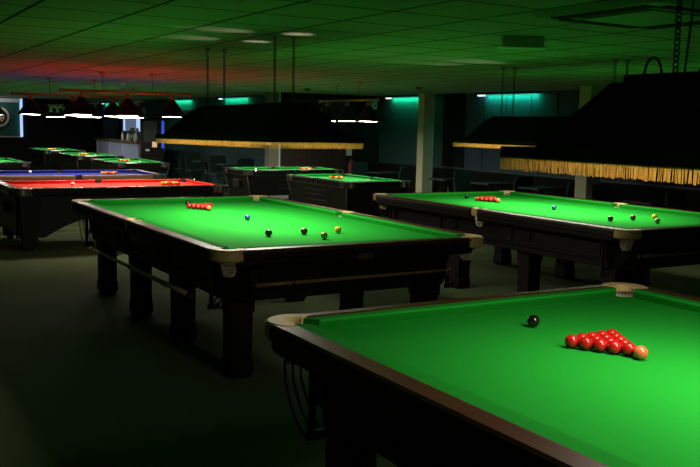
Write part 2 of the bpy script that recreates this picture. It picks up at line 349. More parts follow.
def snooker_table(loc, label, plate=False):
    root = empty('snooker_table', loc); tag(root, label, 'snooker table')
    out = bed_outline(HW, HL, DC, 0.036, 0.052, 0.066, 0.048)
    MB().prism(out, BED - 0.05, BED).build('playing_bed', M['cloth_green'], root)
    for sx in (-1, 1):
        for sy in (-1, 1):
            c = MB(); cushion(c, *sorted_y(sy, 0.052, HL - 0.064), *sorted_y(sy, 0.044, HL - 0.006), HW, sx, 'x'); c.build('cushion', M['cloth_green'], root)
            
            for nm, pt, mm in (('rail', 'cap', 'mahogany'), ('rail_fascia', 'fascia', 'dark_wood')):  # outer rail faces split off; their shade is put into the darker wood
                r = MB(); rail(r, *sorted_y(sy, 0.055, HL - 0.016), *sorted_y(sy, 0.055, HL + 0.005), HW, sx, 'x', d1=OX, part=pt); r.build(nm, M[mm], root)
    for sy in (-1, 1):
        c = MB(); cushion(c, -HW + 0.064, HW - 0.064, -HW + 0.006, HW - 0.006, HL, sy, 'y'); c.build('cushion', M['cloth_green'], root)
        
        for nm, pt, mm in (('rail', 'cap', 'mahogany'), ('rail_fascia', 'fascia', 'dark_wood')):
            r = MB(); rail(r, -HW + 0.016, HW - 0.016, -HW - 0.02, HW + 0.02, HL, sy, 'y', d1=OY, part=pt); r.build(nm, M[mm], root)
    # pockets: cream leather collars with nets
    def pocket(cx, cy, ang, rin, rout, half):
        sec = [(rin, 0.868), (rin, RT - 0.006), (rin + 0.008, RT + 0.003), (rout - 0.012, RT + 0.003), (rout - 0.002, RT - 0.006), (rout, RT - 0.03), (rout, 0.838), (rout - 0.012, 0.826), (rout - 0.02, 0.868)]
        p = MB().sweep(cx, cy, sec, ang - half, ang + half, 22).build('pocket_leather', M['leather'], root)
        n = MB(); rs = [(0.049, 0.866), (0.052, 0.838), (0.052, 0.81), (0.049, 0.785), (0.044, 0.762), (0.038, 0.742), (0.032, 0.728)]
        rings = []
        for k, (rr, z) in enumerate(rs):
            rings.append([(cx + rr * math.cos(2 * PI * (i + 0.5 * (k % 2)) / 18), cy + rr * math.sin(2 * PI * (i + 0.5 * (k % 2)) / 18), z) for i in range(18)])
        n.loft(rings, caps=False)
        o = n.build('pocket_net', M['net'], p)
        w = o.modifiers.new('cords', 'WIREFRAME'); w.thickness = 0.0095; w.use_replace = True; w.use_even_offset = False
        return p
    for sx in (-1, 1):
        for sy in (-1, 1):
            ang = math.atan2(sy, sx)
            p = pocket(sx * (HW + 0.036), sy * (HL + 0.036), ang, 0.044, 0.122, math.radians(106))
            # ball runner rods below the pocket, leading along the long side towards the table's middle
            x, y = sx * (HW + 0.05), sy * (HL + 0.03)
            for dx in (-0.035, 0.0, 0.035):
                MB().tube([(x + dx, y, 0.745), (x + dx, y - sy * 0.01, 0.66), (x + dx * 1.1, y - sy * 0.08, 0.56), (x + dx * 1.1, y - sy * 0.18, 0.49), (x + dx * 1.1, y - sy * 0.22, 0.485)], 0.005, 6).build('ball_rail', M['black_steel'], root)
            MB().box(x - 0.042, x + 0.042, y - sy * 0.205 - 0.01, y - sy * 0.205 + 0.01, 0.478, 0.515).build('rail_stop', M['black_rubber'], root, 0.006)
            MB().box(x - 0.03, x - 0.005, y - sy * 0.205 - 0.008, y - sy * 0.205 + 0.008, 0.51, 0.79).build('rail_strap', M['black_steel'], root)
    for sx in (-1, 1):
        pocket(sx * (HW + 0.066), 0, 0 if sx > 0 else PI, 0.047, 0.096, math.radians(100))
    # under-frame with raised panel mouldings
    fw, fl = 0.925, 1.80
    f = MB(); f.prism(frame_outline(fw, fl, 0.16), 0.60, 0.80)
    f.prism(frame_outline(fw - 0.02, fl - 0.02, 0.16), 0.545, 0.60)
    f.build('underframe', M['dark_wood'], root, 0.006)
    m = MB()
    for sx in (-1, 1):
        for k in (-1.12, 0, 1.12):
            xs = sorted((sx * fw, sx * (fw + 0.012)))
            for (y0, y1, z0, z1) in ((k - 0.44, k + 0.44, 0.755, 0.77), (k - 0.44, k + 0.44, 0.63, 0.645), (k - 0.44, k - 0.425, 0.645, 0.755), (k + 0.425, k + 0.44, 0.645, 0.755)):
                m.box(xs[0], xs[1], y0, y1, z0, z1)
    for sy in (-1, 1):
        ys = sorted((sy * fl, sy * (fl + 0.012)))
        for (x0, x1, z0, z1) in ((-0.7, 0.7, 0.755, 0.77), (-0.7, 0.7, 0.63, 0.645), (-0.7, -0.685, 0.645, 0.755), (0.685, 0.7, 0.645, 0.755)):
            m.box(x0, x1, ys[0], ys[1], z0, z1)
    m.build('panel_moulding', M['dark_wood'], root, 0.003)
    for sx in (-1, 1):
        for y in (-1.56, -0.50, 0.57, 1.66):
            x = sx * 0.75; l = MB()
            def sq(h): return (x - h, x + h, y - h, y + h)
            l.frustum(sq(0.085), 0.44, sq(0.085), 0.56); l.frustum(sq(0.074), 0.13, sq(0.076), 0.44)
            l.frustum(sq(0.084), 0.03, sq(0.078), 0.13); l.frustum(sq(0.07), 0.0, sq(0.075), 0.03)
            l.build('leg', M['leg_wood'], root, 0.004)
    if plate:
        pl = MB().box(-0.06, 0.06, -HL - OY - 0.004, -HL - OY + 0.012, 0.795, 0.838).build('name_plate', mat('tarnished_plate', (0.10, 0.07, 0.04), 0.4, metal=0.6, noise=0.3), root, 0.003)
        e = MB(); e.torus((0, -HL - OY - 0.005, 0.816), 0.012, 0.002, 'y'); e.box(-0.045, -0.018, -HL - OY - 0.007, -HL - OY - 0.003, 0.814, 0.818); e.box(0.018, 0.045, -HL - OY - 0.007, -HL - OY - 0.003, 0.814, 0.818)
        e.build('plate_emblem', M['brass'], pl)
    return root
def sorted_y(sy, a, b): return (a, b) if sy > 0 else (-b, -a)
def frame_outline(fw, fl, c): return [(fw, -fl + c), (fw, fl - c), (fw - c, fl), (-fw + c, fl), (-fw, fl - c), (-fw, -fl + c), (-fw + c, -fl), (fw - c, -fl)]

POS = {'middle': (3.028, 6.886), 'front': (2.491, 1.262), 'wall': (6.417, 6.786)}
TLAB = {'middle': 'green snooker table beside the red pool table, grey cue rest hung along its side',
        'front': 'large green snooker table with open red triangle, cut off by the lower picture edge',
        'wall': 'green snooker table beside the wall with columns, its white mid pocket net showing'}
PHRASE = {'middle': 'the middle table', 'front': 'the front table', 'wall': 'the wall-side table'}
for k in POS: snooker_table((*POS[k], 0), TLAB[k], plate=(k == 'middle'))

# ------------------------------------------------------------------ balls
BALL_MESH = {}
def ball(x, y, bed, r, colour, label, kind='snooker_ball', group=None, n=28, m=16):
    key = (colour, round(r, 4), n)
    if key not in BALL_MESH: BALL_MESH[key] = MB().sphere((0, 0, 0), r, n, m).mesh(kind, BALL[colour])
    o = bpy.data.objects.new(kind, BALL_MESH[key]); COL.objects.link(o); o.location = (x, y, bed + r)
    o.rotation_euler = (random.random() * 3, random.random() * 3, 0)
    return tag(o, label, 'ball', group)
ORD = ['first', 'second', 'third', 'fourth', 'fifth']
for k in POS:
    px, py = POS[k]; ph = PHRASE[k]; g = 'snooker balls on ' + ph
    by = py - HL + 0.737
    ball(px, py + HL - 0.324, BED, RB, 'black', 'black snooker ball behind the red triangle on ' + ph, group=g)
    ball(px, py + HL / 2, BED, RB, 'pink', 'pink snooker ball at the tip of the red triangle on ' + ph, group=g)
    for row in range(5):
        for i in range(row + 1):
            x = px + (i - row / 2) * 2.02 * RB; y = py + HL / 2 + 2.04 * RB + row * 2.02 * RB * 0.866
            lab = 'red snooker ball on %s, touching the pink' % ph if row == 0 else 'red ball on %s, %s row from the pink, %s ball from the camera' % (ph, ORD[row], ORD[i])
            ball(x, y, BED, RB, 'red', lab, group=g)
    if k != 'front':
        ball(px, py, BED, RB, 'blue', 'blue snooker ball alone at the centre of ' + ph, group=g)
        ball(px, by, BED, RB, 'brown', 'brown snooker ball in the line of three on ' + ph, group=g)
        ball(px - 0.292, by, BED, RB, 'green', 'dark green snooker ball in the line of three on ' + ph, group=g)
        ball(px + 0.292, by, BED, RB, 'yellow', 'yellow snooker ball in the line of three on ' + ph, group=g)
ball(3.045, 5.556, BED, RB, 'dull_cue', 'cream cue ball between the brown and yellow on the middle table', group='snooker balls on the middle table')
ball(6.425, 5.461, BED, RB, 'dull_cue', 'cream cue ball just below the yellow on the wall-side table', group='snooker balls on the wall-side table')

# ------------------------------------------------------------------ cue rests hung on hooks
def rest(x0, y0, z0, x1, y1, z1, r, m, label, hookz):
    d = Vector((x1 - x0, y1 - y0, z1 - z0)); t = empty('cue_rest', (x0, y0, z0)); tag(t, label, 'cue rest', 'rests hung under the tables')
    MB().tube([Vector((0, 0, 0)) + d * (i / 6) for i in range(7)], r, 10, r2=r * 0.62).build('shaft', m, t)
    MB().tube([d * -0.012, d * 0.005], r * 1.25, 10).build('butt_cap', M['black_rubber'], t)
    MB().tube([d * 0.985, d * 1.012], r * 0.9, 10).build('ferrule', M['brass'], t)
    return t
def hooks(parent_pos, pts, dirx):
    for (x, y, z) in pts: pass
TABLES = [o for o in COL.objects if o.name.startswith('snooker_table')]
rest(1.99, 5.45, 0.545, 1.99, 7.99, 0.520, 0.018, M['grey_rest'], 'long grey cue rest hung along the side of the middle snooker table', None)
rest(2.23, 4.965, 0.672, 3.72, 4.965, 0.678, 0.015, M['rest_wood'], 'pale wooden cue rest under the end rail of the middle snooker table', None)
rest(5.55, 4.865, 0.684, 7.05, 4.865, 0.678, 0.015, M['rest_wood'], 'pale wooden cue rest under the end rail of the wall-side snooker table', None)
def hook(tab, x, y, z, dx, dy):     # a steel hook from the underframe, cradling a rest
    px, py = tab.location.x, tab.location.y
    MB().tube([(x + dx - px, y + dy - py, z + 0.06), (x + dx * 0.9 - px, y + dy * 0.9 - py, z - 0.01), (x - px, y - py, z - 0.024), (x - dx * 0.2 - px, y - dy * 0.2 - py, z - 0.005), (x - dx * 0.22 - px, y - dy * 0.22 - py, z + 0.02)], 0.005, 6).build('rest_hook', M['black_steel'], tab)
for y, z in ((5.95, 0.542), (6.75, 0.535), (7.55, 0.527)): hook(TABLES[0], 1.99, y, z, 0.13, 0)
for x in (2.5, 3.4): hook(TABLES[0], x, 4.965, 0.675, 0, 0.13)
for x in (5.85, 6.7): hook(TABLES[2], x, 4.865, 0.682, 0, 0.13)

# ------------------------------------------------------------------ fringed canopy lamps
def canopy_lamp(key, label, streak_at, tilt=0.0, dz=0.0, cy=0.7, flex=False):
    px, py = POS[key]; a, b = 1.25, 0.38; z0, z1, z2 = 1.552 + dz, 1.592 + dz, 1.82 + dz; br, ar = b - 0.02, a - 0.15; at, bt = 1.0, 0.12
    root = empty('canopy_lamp', (px, py, 0)); tag(root, label, 'lamp', 'fringed snooker canopy lamps')
    root.rotation_euler = (tilt, 0, 0)
    # roof: outer and inner skins
    def rect(x, y, z): return [(-x, -y, z), (x, -y, z), (x, y, z), (-x, y, z)]
    MB().loft([rect(b, a, z1), rect(br, ar, z1 + 0.004), rect(bt, at, z2)], caps=False).loft([rect(bt, at, z2), rect(bt - 0.01, at - 0.01, z2 + 0.004)]).build('canopy_roof', M['canopy'], root)
    MB().loft([rect(b - 0.004, a - 0.004, z1 - 0.006), rect(br - 0.012, ar - 0.012, z1 - 0.004), rect(bt - 0.012, at - 0.012, z2 - 0.012)], caps=False).add(rect(bt - 0.012, at - 0.012, z2 - 0.012), [(0, 1, 2, 3)]).build('canopy_lining', M['lining'], root)
    MB().box(-bt + 0.02, bt - 0.02, -at + 0.04, at - 0.04, z2 + 0.004, z2 + 0.03).build('top_box', M['canopy'], root, 0.006)
    v = MB()
    v.box(-b - 0.006, -b, -a - 0.006, a + 0.006, z0, z1); v.box(b, b + 0.006, -a - 0.006, a + 0.006, z0, z1)
    v.box(-b, b, -a - 0.006, -a, z0, z1); v.box(-b, b, a, a + 0.006, z0, z1)
    v.build('valance', M['valance'], root)
    # gold thread fringe: separate strands of slightly differing length
    fr = MB(); rnd = random.Random(hash(key) % 1000 if False else len(key))
    step = 0.0036
    def strands(L, place):
        n = int(2 * L / step)
        for i in range(n):
            if rnd.random() < 0.04: continue
            w = -L + (i + 0.5) * step; h = 0.045 + rnd.uniform(-0.004, 0.004); o = rnd.uniform(-0.003, 0.003); sw = step * 0.46; lean = rnd.uniform(-0.003, 0.003)
            zt = z0 + 0.004; zb = zt - h
            fr.add([place(w - sw, o, zt), place(w + sw, o, zt), place(w + sw + lean, o, zb), place(w - sw + lean, o, zb)], [(0, 1, 2, 3)])
    strands(a, lambda w, o, z: (-b - 0.009 + o, w, z)); strands(a, lambda w, o, z: (b + 0.009 + o, w, z))
    strands(b, lambda w, o, z: (w, -a - 0.009 + o, z)); strands(b, lambda w, o, z: (w, a + 0.009 + o, z))
    f = fr.build('fringe', M['fringe'], root); tag(f, 'gold thread fringe', kind='stuff')
    for x in (-0.11, 0.11):
        for y in (-0.5, 0.5):
            MB().tube([(x, y - 0.36, 1.66 + dz), (x, y + 0.36, 1.66 + dz)], 0.014, 8).build('lamp_tube', M['white_cap'], root)
    # chains
    for y in (-cy, cy):
        for x in ((0.0,) if flex else (-0.08, 0.08)):
            c = MB(); z = z2 + 0.03; k = 0
            while z < HC - 0.012:
                c.torus((x, y, z + 0.016), 0.011, 0.0032, 'x' if k % 2 else 'y', 10, 5, sx=1.0, sz=1.0); z += 0.0185; k += 1
            c.build('chain', M['chain'], root)
            MB().lathe([(0.0, HC - 0.012), (0.022, HC - 0.012), (0.03, HC)], x, y, 12).build('ceiling_hook', M['chain'], root)
    # two coils of flex over the top box
    if flex:      # power cable beside each chain and two loops of flex on the top box
        for y in (-cy, cy): MB().tube([(0.022, y - 0.02, z2 + 0.03), (0.03, y - 0.03, z2 + 0.25), (0.02, y - 0.03, HC)], 0.004, 6).build('cable', M['chain'], root)
        for (yy, rr, hh, m) in ((0.90, 0.055, 0.06, 'black_steel'), (0.62, 0.10, 0.075, 'chrome')):
            MB().tube([(-0.02 + 0.02 * math.cos(t), yy + rr * math.cos(t), z2 + 0.03 + hh * math.sin(t)) for t in [PI * i / 14 for i in range(15)]], 0.005, 8).build('flex', M[m], root)
    area_light('canopy_light', (0, 0, 1.64 + dz), 0.34, 2.0, LAMP_W[key], WARM, root)
    for (x, y) in streak_at:       # added upward spots, without any slit, that make the pale streaks on the ceiling
        l = bpy.data.lights.new('streak_spot', 'SPOT'); l.energy = STREAK_W; l.spot_size = math.radians(34); l.spot_blend = 0.9; l.shadow_soft_size = 0.01; l.color = (1, 0.9, 0.65)
        o = bpy.data.objects.new('streak_spot', l); COL.objects.link(o); o.parent = root
        o.location = (0.0, y - py, z2 + 0.06)
        d = Vector((x - px, 0.0, HC - z2 - 0.06)); o.rotation_euler = (-d).to_track_quat('Z', 'Y').to_euler()
STREAK_W = 5.0
canopy_lamp('middle', 'black gold-fringed canopy lamp hanging over the snooker table beside the red pool table', [(2.55, 6.81), (2.5, 6.1), (3.05, 6.75), (3.04, 5.97)], tilt=-0.012, dz=-0.022)
canopy_lamp('front', 'large black gold-fringed canopy lamp hanging over the front table with the open red triangle', [], dz=0.017, cy=0.82, flex=True)
canopy_lamp('wall', 'black gold-fringed canopy lamp in front of the navy wall, partly behind another canopy', [(5.45, 7.7), (5.3, 7.1), (5.75, 7.2)], dz=-0.04, cy=0.8)

# ------------------------------------------------------------------ pool tables
def pool_table(name, loc, rz, L, W, bed, top, cloth, railm, label, style, group):
    """local x = across (W), y = along (L)"""
    root = empty(name, loc, rz); tag(root, label, 'pool table', group)
    rw = 0.115 if style == 'british' else 0.14; cw = 0.045
    hw, hl = W / 2 - rw, L / 2 - rw
    MB().prism(bed_outline(hw, hl, cw, 0.012, 0.055, 0.04, 0.047), bed - 0.04, bed).build('playing_bed', cloth, root)
    for sx in (-1, 1):
        for sy in (-1, 1):
            c = MB(); cushion(c, *sorted_y(sy, 0.055, hl - 0.075), *sorted_y(sy, 0.045, hl - 0.03), hw, sx, 'x', d=cw, bed=bed, top=top); c.build('cushion', cloth, root)
            r = MB(); rail(r, *sorted_y(sy, 0.05, hl - 0.03), *sorted_y(sy, 0.05, hl + 0.06), hw, sx, 'x', cw, rw, top, bed - 0.06); r.build('rail', railm, root)
            q = MB(); x, y = sx * (W / 2 - 0.055), sy * (L / 2 - 0.055)
            a = math.atan2(sy, sx); q.sweep(sx * (hw + 0.012), sy * (hl + 0.012), [(0.056, bed - 0.03), (0.056, top), (0.064, top + 0.005), (rw * 1.12, top + 0.004), (rw * 1.2, top - 0.008), (rw * 1.2, bed - 0.055)], a - 1.75, a + 1.75, 16)
            q.build('corner_cap', M['chrome'], root)
            MB().lathe([(0.054, top - 0.01), (0.052, bed - 0.05), (0.04, bed - 0.12), (0.0, bed - 0.13)], sx * (hw + 0.012), sy * (hl + 0.012), 16).build('pocket_cup', M['black_rubber'], root)
        MB().sweep(sx * (hw + 0.04), 0, [(0.046, bed - 0.03), (0.046, top + 0.002), (0.072, top + 0.003), (0.072, bed - 0.05)], (0 if sx > 0 else PI) - 1.6, (0 if sx > 0 else PI) + 1.6, 12).build('middle_pocket', M['black_rubber'], root)
        MB().lathe([(0.046, top - 0.01), (0.045, bed - 0.05), (0.03, bed - 0.11), (0.0, bed - 0.12)], sx * (hw + 0.04), 0, 14).build('pocket_cup', M['black_rubber'], root)
    for sy in (-1, 1):
        c = MB(); cushion(c, -hw + 0.075, hw - 0.075, -hw + 0.03, hw - 0.03, hl, sy, 'y', d=cw, bed=bed, top=top); c.build('cushion', cloth, root)
        r = MB(); rail(r, -hw + 0.03, hw - 0.03, -hw - 0.06, hw + 0.06, hl, sy, 'y', cw, rw, top, bed - 0.06); r.build('rail', railm, root)
    zc = bed - 0.06
    if style == 'british':
        b1 = (-W / 2 + 0.02, W / 2 - 0.02, -L / 2 + 0.02, L / 2 - 0.02); b0 = (-W / 2 + 0.10, W / 2 - 0.10, -L / 2 + 0.14, L / 2 - 0.14)
        MB().frustum(b0, 0.30, b1, zc).build('cabinet', M['black_laminate'], root, 0.006)
        for sx in (-1, 1):
            for sy in (-1, 1):      # chrome corner edging running down the tapered cabinet, leg below
                MB().tube([(sx * (W / 2 - 0.02), sy * (L / 2 - 0.02), zc), (sx * (W / 2 - 0.10), sy * (L / 2 - 0.14), 0.30)], 0.008, 6).build('corner_edging', M['edging'], root)
                lx, ly = sx * (W / 2 - 0.20), sy * (L / 2 - 0.26); l = MB(); l.frustum((lx - 0.05, lx + 0.05, ly - 0.05, ly + 0.05), 0.03, (lx - 0.075, lx + 0.075, ly - 0.075, ly + 0.075), 0.30)
                l.box(lx - 0.035, lx + 0.035, ly - 0.035, ly + 0.035, 0.0, 0.03); l.build('leg', M['black_laminate'], root, 0.004)
        for sx in (-1, 1):
            s = MB(); x0, x1 = sx * (W / 2 - 0.035), sx * (W / 2 - 0.075)
            for (z0, z1, y0, y1) in ((0.66, 0.675, -0.35, 0.35), (0.50, 0.515, -0.35, 0.35), (0.515, 0.66, -0.35, -0.335), (0.515, 0.66, 0.335, 0.35), (0.585, 0.597, -0.28, 0.335)):
                xa = sx * (W / 2 - 0.02 - 0.08 * (zc - z0) / (zc - 0.30)); s.box(min(xa - 0.02, xa + 0.012), max(xa - 0.02, xa + 0.012), y0, y1, z0, z1)
            s.build('ball_return', M['grey_plastic'] if False else M['black_metal'], root, 0.003)
        if label.startswith('green pool table standing'):
            MB().box(W / 2 - 0.12, W / 2 - 0.085, -0.5, -0.12, 0.315, 0.40).build('ball_tray', M['grey_plastic'], root, 0.004)
        MB().box(-0.14, 0.14, -L / 2 + 0.03, -L / 2 + 0.055, 0.52, 0.66).build('coin_plate', M['black_metal'], root, 0.004)
    else:
        n = 24; xs = W / 2 - 0.05; ye = L / 2 - 0.05
        def arch(t): return 0.17 + 0.30 * math.sin(PI * min(max((t - 0.14) / 0.72, 0), 1)) ** 0.7
        top_p = [( -ye + 2 * ye * i / n, zc) for i in range(n + 1)]; bot_p = [(-ye + 2 * ye * i / n, arch(i / n)) for i in range(n + 1)]
        c = MB()
        for sx in (-1, 1):
            for i in range(n):
                y0, y1 = top_p[i][0], top_p[i + 1][0]; xa, xb = sx * xs, sx * (xs - 0.03)
                c.add([(xa, y0, zc), (xa, y1, zc), (xa, y1, bot_p[i + 1][1]), (xa, y0, bot_p[i][1]), (xb, y0, zc), (xb, y1, zc), (xb, y1, bot_p[i + 1][1]), (xb, y0, bot_p[i][1])], [(0, 1, 2, 3), (7, 6, 5, 4), (3, 2, 6, 7)])
        for sy in (-1, 1):
            c.box(-xs, xs, min(sy * ye, sy * (ye - 0.03)), max(sy * ye, sy * (ye - 0.03)), 0.22, zc)
        c.build('cabinet', M['black_laminate'], root)
        for sx in (-1, 1):
            for sy in (-1, 1):
                lx, ly = sx * (xs - 0.03), sy * (ye - 0.16); l = MB(); l.frustum((lx - 0.06, lx + 0.06, ly - 0.09, ly + 0.09), 0.04, (lx - 0.085, lx + 0.085, ly - 0.13, ly + 0.13), zc)
                l.lathe([(0.0, 0.0), (0.045, 0.0), (0.045, 0.03), (0.03, 0.045)], lx, ly, 12)
                l.build('leg', M['black_laminate'], root, 0.006)
        MB().box(-0.22, 0.22, ye * -1 - 0.07, -ye, 0.46, 0.56).build('ball_return', M['black_metal'], root, 0.006)
        MB().tube([(-0.2, -ye - 0.08, 0.50), (0.0, -ye - 0.1, 0.50), (0.2, -ye - 0.08, 0.50)], 0.012, 8).build('return_bar', M['chrome'], root)
    return root, hw, hl
PG = 'british pool tables with green cloth'
pool_table('pool_table', (3.36, 12.38, 0), -PI / 2, 2.88, 1.56, 0.765, 0.805, M['cloth_red'], M['black_gloss'], 'pool table with bright red cloth and black rails', 'american', None)
pool_table('pool_table', (3.36, 15.0, 0), -PI / 2, 2.88, 1.56, 0.765, 0.805, M['cloth_blue'], M['brown_rail'], 'pool table with blue cloth and brown wooden rails', 'american', None)
BRIT = {'pillar': ((7.35, 15.05), -PI / 2, 'green pool table standing in front of the far column, long side facing out', 'the column-side pool table'),
        'three': ((7.1, 12.25), 0, 'green pool table below the hanging bar of three black shades', 'the three-shade pool table'),
        'bar': ((5.42, 25.55), 0, 'green pool table deepest in the row of three beside the bar counter', 'the deepest pool table'),
        'mid': ((5.42, 21.85), 0, 'green pool table in the middle of the row of three before the bar', 'the row-middle pool table'),
        'blue': ((5.4, 18.45), 0, 'green pool table just behind the blue one, first of the row of three', 'the row-front pool table'),
        'edge': ((2.72, 18.7), 0, 'green pool table behind the blue one, cut off by the picture edge', None)}
for k, (p, rz, lab, ph) in BRIT.items(): pool_table('pool_table', (*p, 0), rz, 2.0, 1.16 if k == 'three' else 1.1, 0.815, 0.85, M['cloth_pool'], M['black_gloss'], lab, 'british', PG)

def pool_rack(fx, fy, bed, r, dx, dy, cols, ph, g):
    """fifteen balls in a triangle; (dx,dy) points from the tip to the back row"""
    k = 0
    for row in range(5):
        for i in range(row + 1):
            s = (i - row / 2) * 2.03 * r; q = row * 2.03 * r * 0.866
            x = fx + dx * q + (dy * s if dy else 0); y = fy + dy * q + (-s * abs(dx) if dx else 0)
            if dx: y = fy + s
            c = cols[k % len(cols)]; k += 1
            lab = '%s pool ball at the tip of the rack on %s' % (c, ph) if row == 0 else '%s ball on %s, %s row from rack tip, %s along' % (c, ph, ORD[row], ORD[i])
            ball(x, y, bed, r, c, lab, 'pool_ball', g, 14, 9)
RB2 = 0.0255; BB = 0.815
seq = ['red', 'yellow', 'red', 'red', 'black', 'yellow', 'yellow', 'red', 'yellow', 'red', 'red', 'yellow', 'red', 'yellow', 'yellow']
seq2 = ['yellow', 'red', 'yellow', 'yellow', 'black', 'red', 'red', 'yellow', 'red', 'yellow', 'yellow', 'red', 'yellow', 'red', 'red']
for k, (p, rz, lab, ph) in BRIT.items():
    if not ph: continue
    g = 'pool balls on ' + ph
    if k == 'pillar':
        pool_rack(p[0] + 0.36, p[1] - 0.02, BB, RB2, 1, 0, seq, ph, g)
        ball(6.77, 15.03, BB, RB2, 'white', 'white cue ball on ' + ph, 'pool_ball', g, 14, 9)
    else:
        pool_rack(p[0] - 0.02, p[1] + (0.12 if k in ('three', 'blue') else 0.30), BB, RB2, 0, 1, seq2 if k in ('three', 'mid') else seq, ph, g)
        cx, cy = {'three': (7.18, 11.72), 'bar': (5.5, 25.05), 'mid': (5.47, 21.45), 'blue': (5.46, 17.88)}[k]
        ball(cx, cy, BB, RB2, 'white', 'white cue ball on ' + ph, 'pool_ball', g, 14, 9)
RB3 = 0.0286
am = ['yellow', 'orange', 'red', 'red', 'black', 'yellow', 'orange', 'maroon', 'yellow', 'purple', 'red', 'yellow', 'orange', 'red', 'black']
pool_rack(4.1, 12.36, 0.765, RB3, 1, 0, am, 'the red-cloth table', 'pool balls on the red-cloth table')
pool_rack(3.93, 15.0, 0.765, RB3, 1, 0, am, 'the blue-cloth table', 'pool balls on the blue-cloth table')
ball(2.86, 12.48, 0.765, RB3, 'white', 'white cue ball alone on the red pool cloth', 'pool_ball', 'pool balls on the red-cloth table', 18, 12)
ball(2.86, 15.5, 0.765, RB3, 'white', 'white cue ball alone on the blue pool cloth', 'pool_ball', 'pool balls on the blue-cloth table', 18, 12)

# ------------------------------------------------------------------ three-shade bar lamps over the pool tables
def bar_lamp(x, y, rz, label, barm, shadem, spacing=0.64, diff='diffuser', drop=0.0):
    root = empty('bar_lamp', (x, y, -drop), rz); top = HC + drop; tag(root, label, 'lamp', 'hanging bar lamps with three shades')
    zb = 2.07
    MB().tube([(-spacing - 0.26, 0, zb), (spacing + 0.26, 0, zb)], 0.018, 10).build('lamp_bar', barm, root)
    for s in (-1, 1):
        MB().sphere((s * (spacing + 0.27), 0, zb), 0.03, 12, 8).build('bar_finial', barm, root)
        MB().tube([(s * spacing * 0.55, 0, zb + 0.015), (s * spacing * 0.55, 0, top - 0.02)], 0.004, 6).build('hanging_rod', M['chain'], root)
        MB().lathe([(0.0, top - 0.03), (0.045, top - 0.028), (0.05, top)], s * spacing * 0.55, 0, 14).build('ceiling_rose', barm, root)
    for k in (-1, 0, 1):
        cx = k * spacing
        MB().lathe([(0.0, zb - 0.015), (0.022, zb - 0.015), (0.028, zb - 0.05), (0.042, zb - 0.06), (0.042, zb - 0.085), (0.0, zb - 0.085)], cx, 0, 14).build('shade_holder', barm, root)
        sh = MB().lathe([(0.035, zb - 0.08), (0.05, zb - 0.10), (0.20, 1.76), (0.205, 1.745), (0.198, 1.747), (0.19, 1.765), (0.045, zb - 0.11)], cx, 0, 28).build('lamp_shade', shadem, root)
        MB().lathe([(0.0, 1.743), (0.12, 1.743), (0.168, 1.75), (0.168, 1.757), (0.0, 1.757)], cx, 0, 24).build('diffuser', M[diff], sh)
    return root
bar_lamp(3.62, 12.4, 0, 'three dark cone shades on an orange bar over the red pool table', M['bar_glow'], M['shade'], diff='diffuser_bright')
bar_lamp(3.46, 15.0, 0, 'three dark cone shades on an orange bar over the blue pool table', M['bar_glow'], M['shade'], 0.66)
bar_lamp(7.06, 12.2, PI / 2, 'three black cone shades on a brass bar, seen past the end of the long canopy', M['brass'], M['shade_black'])
bar_lamp(7.35, 15.05, 0, 'bar lamp over the pool table in front of the far column', M['brass'], M['shade_black'], drop=0.12)
bar_lamp(5.42, 25.55, PI / 2, 'dark bar lamp over the deepest of the three pool tables by the bar', M['brass'], M['shade_black'], 0.6)
bar_lamp(5.42, 21.85, PI / 2, 'dark bar lamp over the middle of the three pool tables by the bar', M['brass'], M['shade_black'], 0.6)
bar_lamp(5.40, 18.45, PI / 2, 'dark bar lamp over the first of the three pool tables behind the blue', M['brass'], M['shade_black'], 0.6)
bar_lamp(2.72, 18.7, PI / 2, 'dark bar lamp over the green pool table at the picture edge', M['brass'], M['shade_black'], 0.6)

# ------------------------------------------------------------------ teal strip lights high on the walls
def strip_light(x, y0, y1, label):
    root = empty('strip_light', (x, (y0 + y1) / 2, 0)); tag(root, label, 'strip light', 'teal strip lights along the wall top')
    h = (y1 - y0) / 2
    MB().box(-0.16, -0.02, -h, h, 2.30, HC).build('housing', M['black_metal'], root, 0.006)
    MB().tube([(-0.07, -h + 0.03, 2.292), (-0.07, h - 0.22, 2.292)], 0.014, 8).build('tube', M['teal_tube'], root)
    MB().tube([(-0.07, h - 0.22, 2.292), (-0.07, h, 2.292)], 0.017, 8).build('tube_end', M['white_cap'], root)
    area_light('strip_glow', (-0.06, -0.05, 2.285), 0.05, 2 * h - 0.25, TEAL_W, (0.02, 1.0, 0.45), root, rot=(0, math.radians(-40), 0))
strip_light(XR, 15.0, 16.5, 'teal strip light beside the pale column, in the corner above the dark wall')
strip_light(XR, 11.65, 13.3, 'teal strip light on the navy wall behind the small canopy')
strip_light(XF, 19.85, 21.6, 'teal strip light above the long canopy, on the wall behind')
strip_light(XF, 23.75, 25.45, 'teal strip light behind the orange-bar lamp, near the fruit machine')
strip_light(XF, 31.2, 33.0, 'teal strip light above the end of the bar')

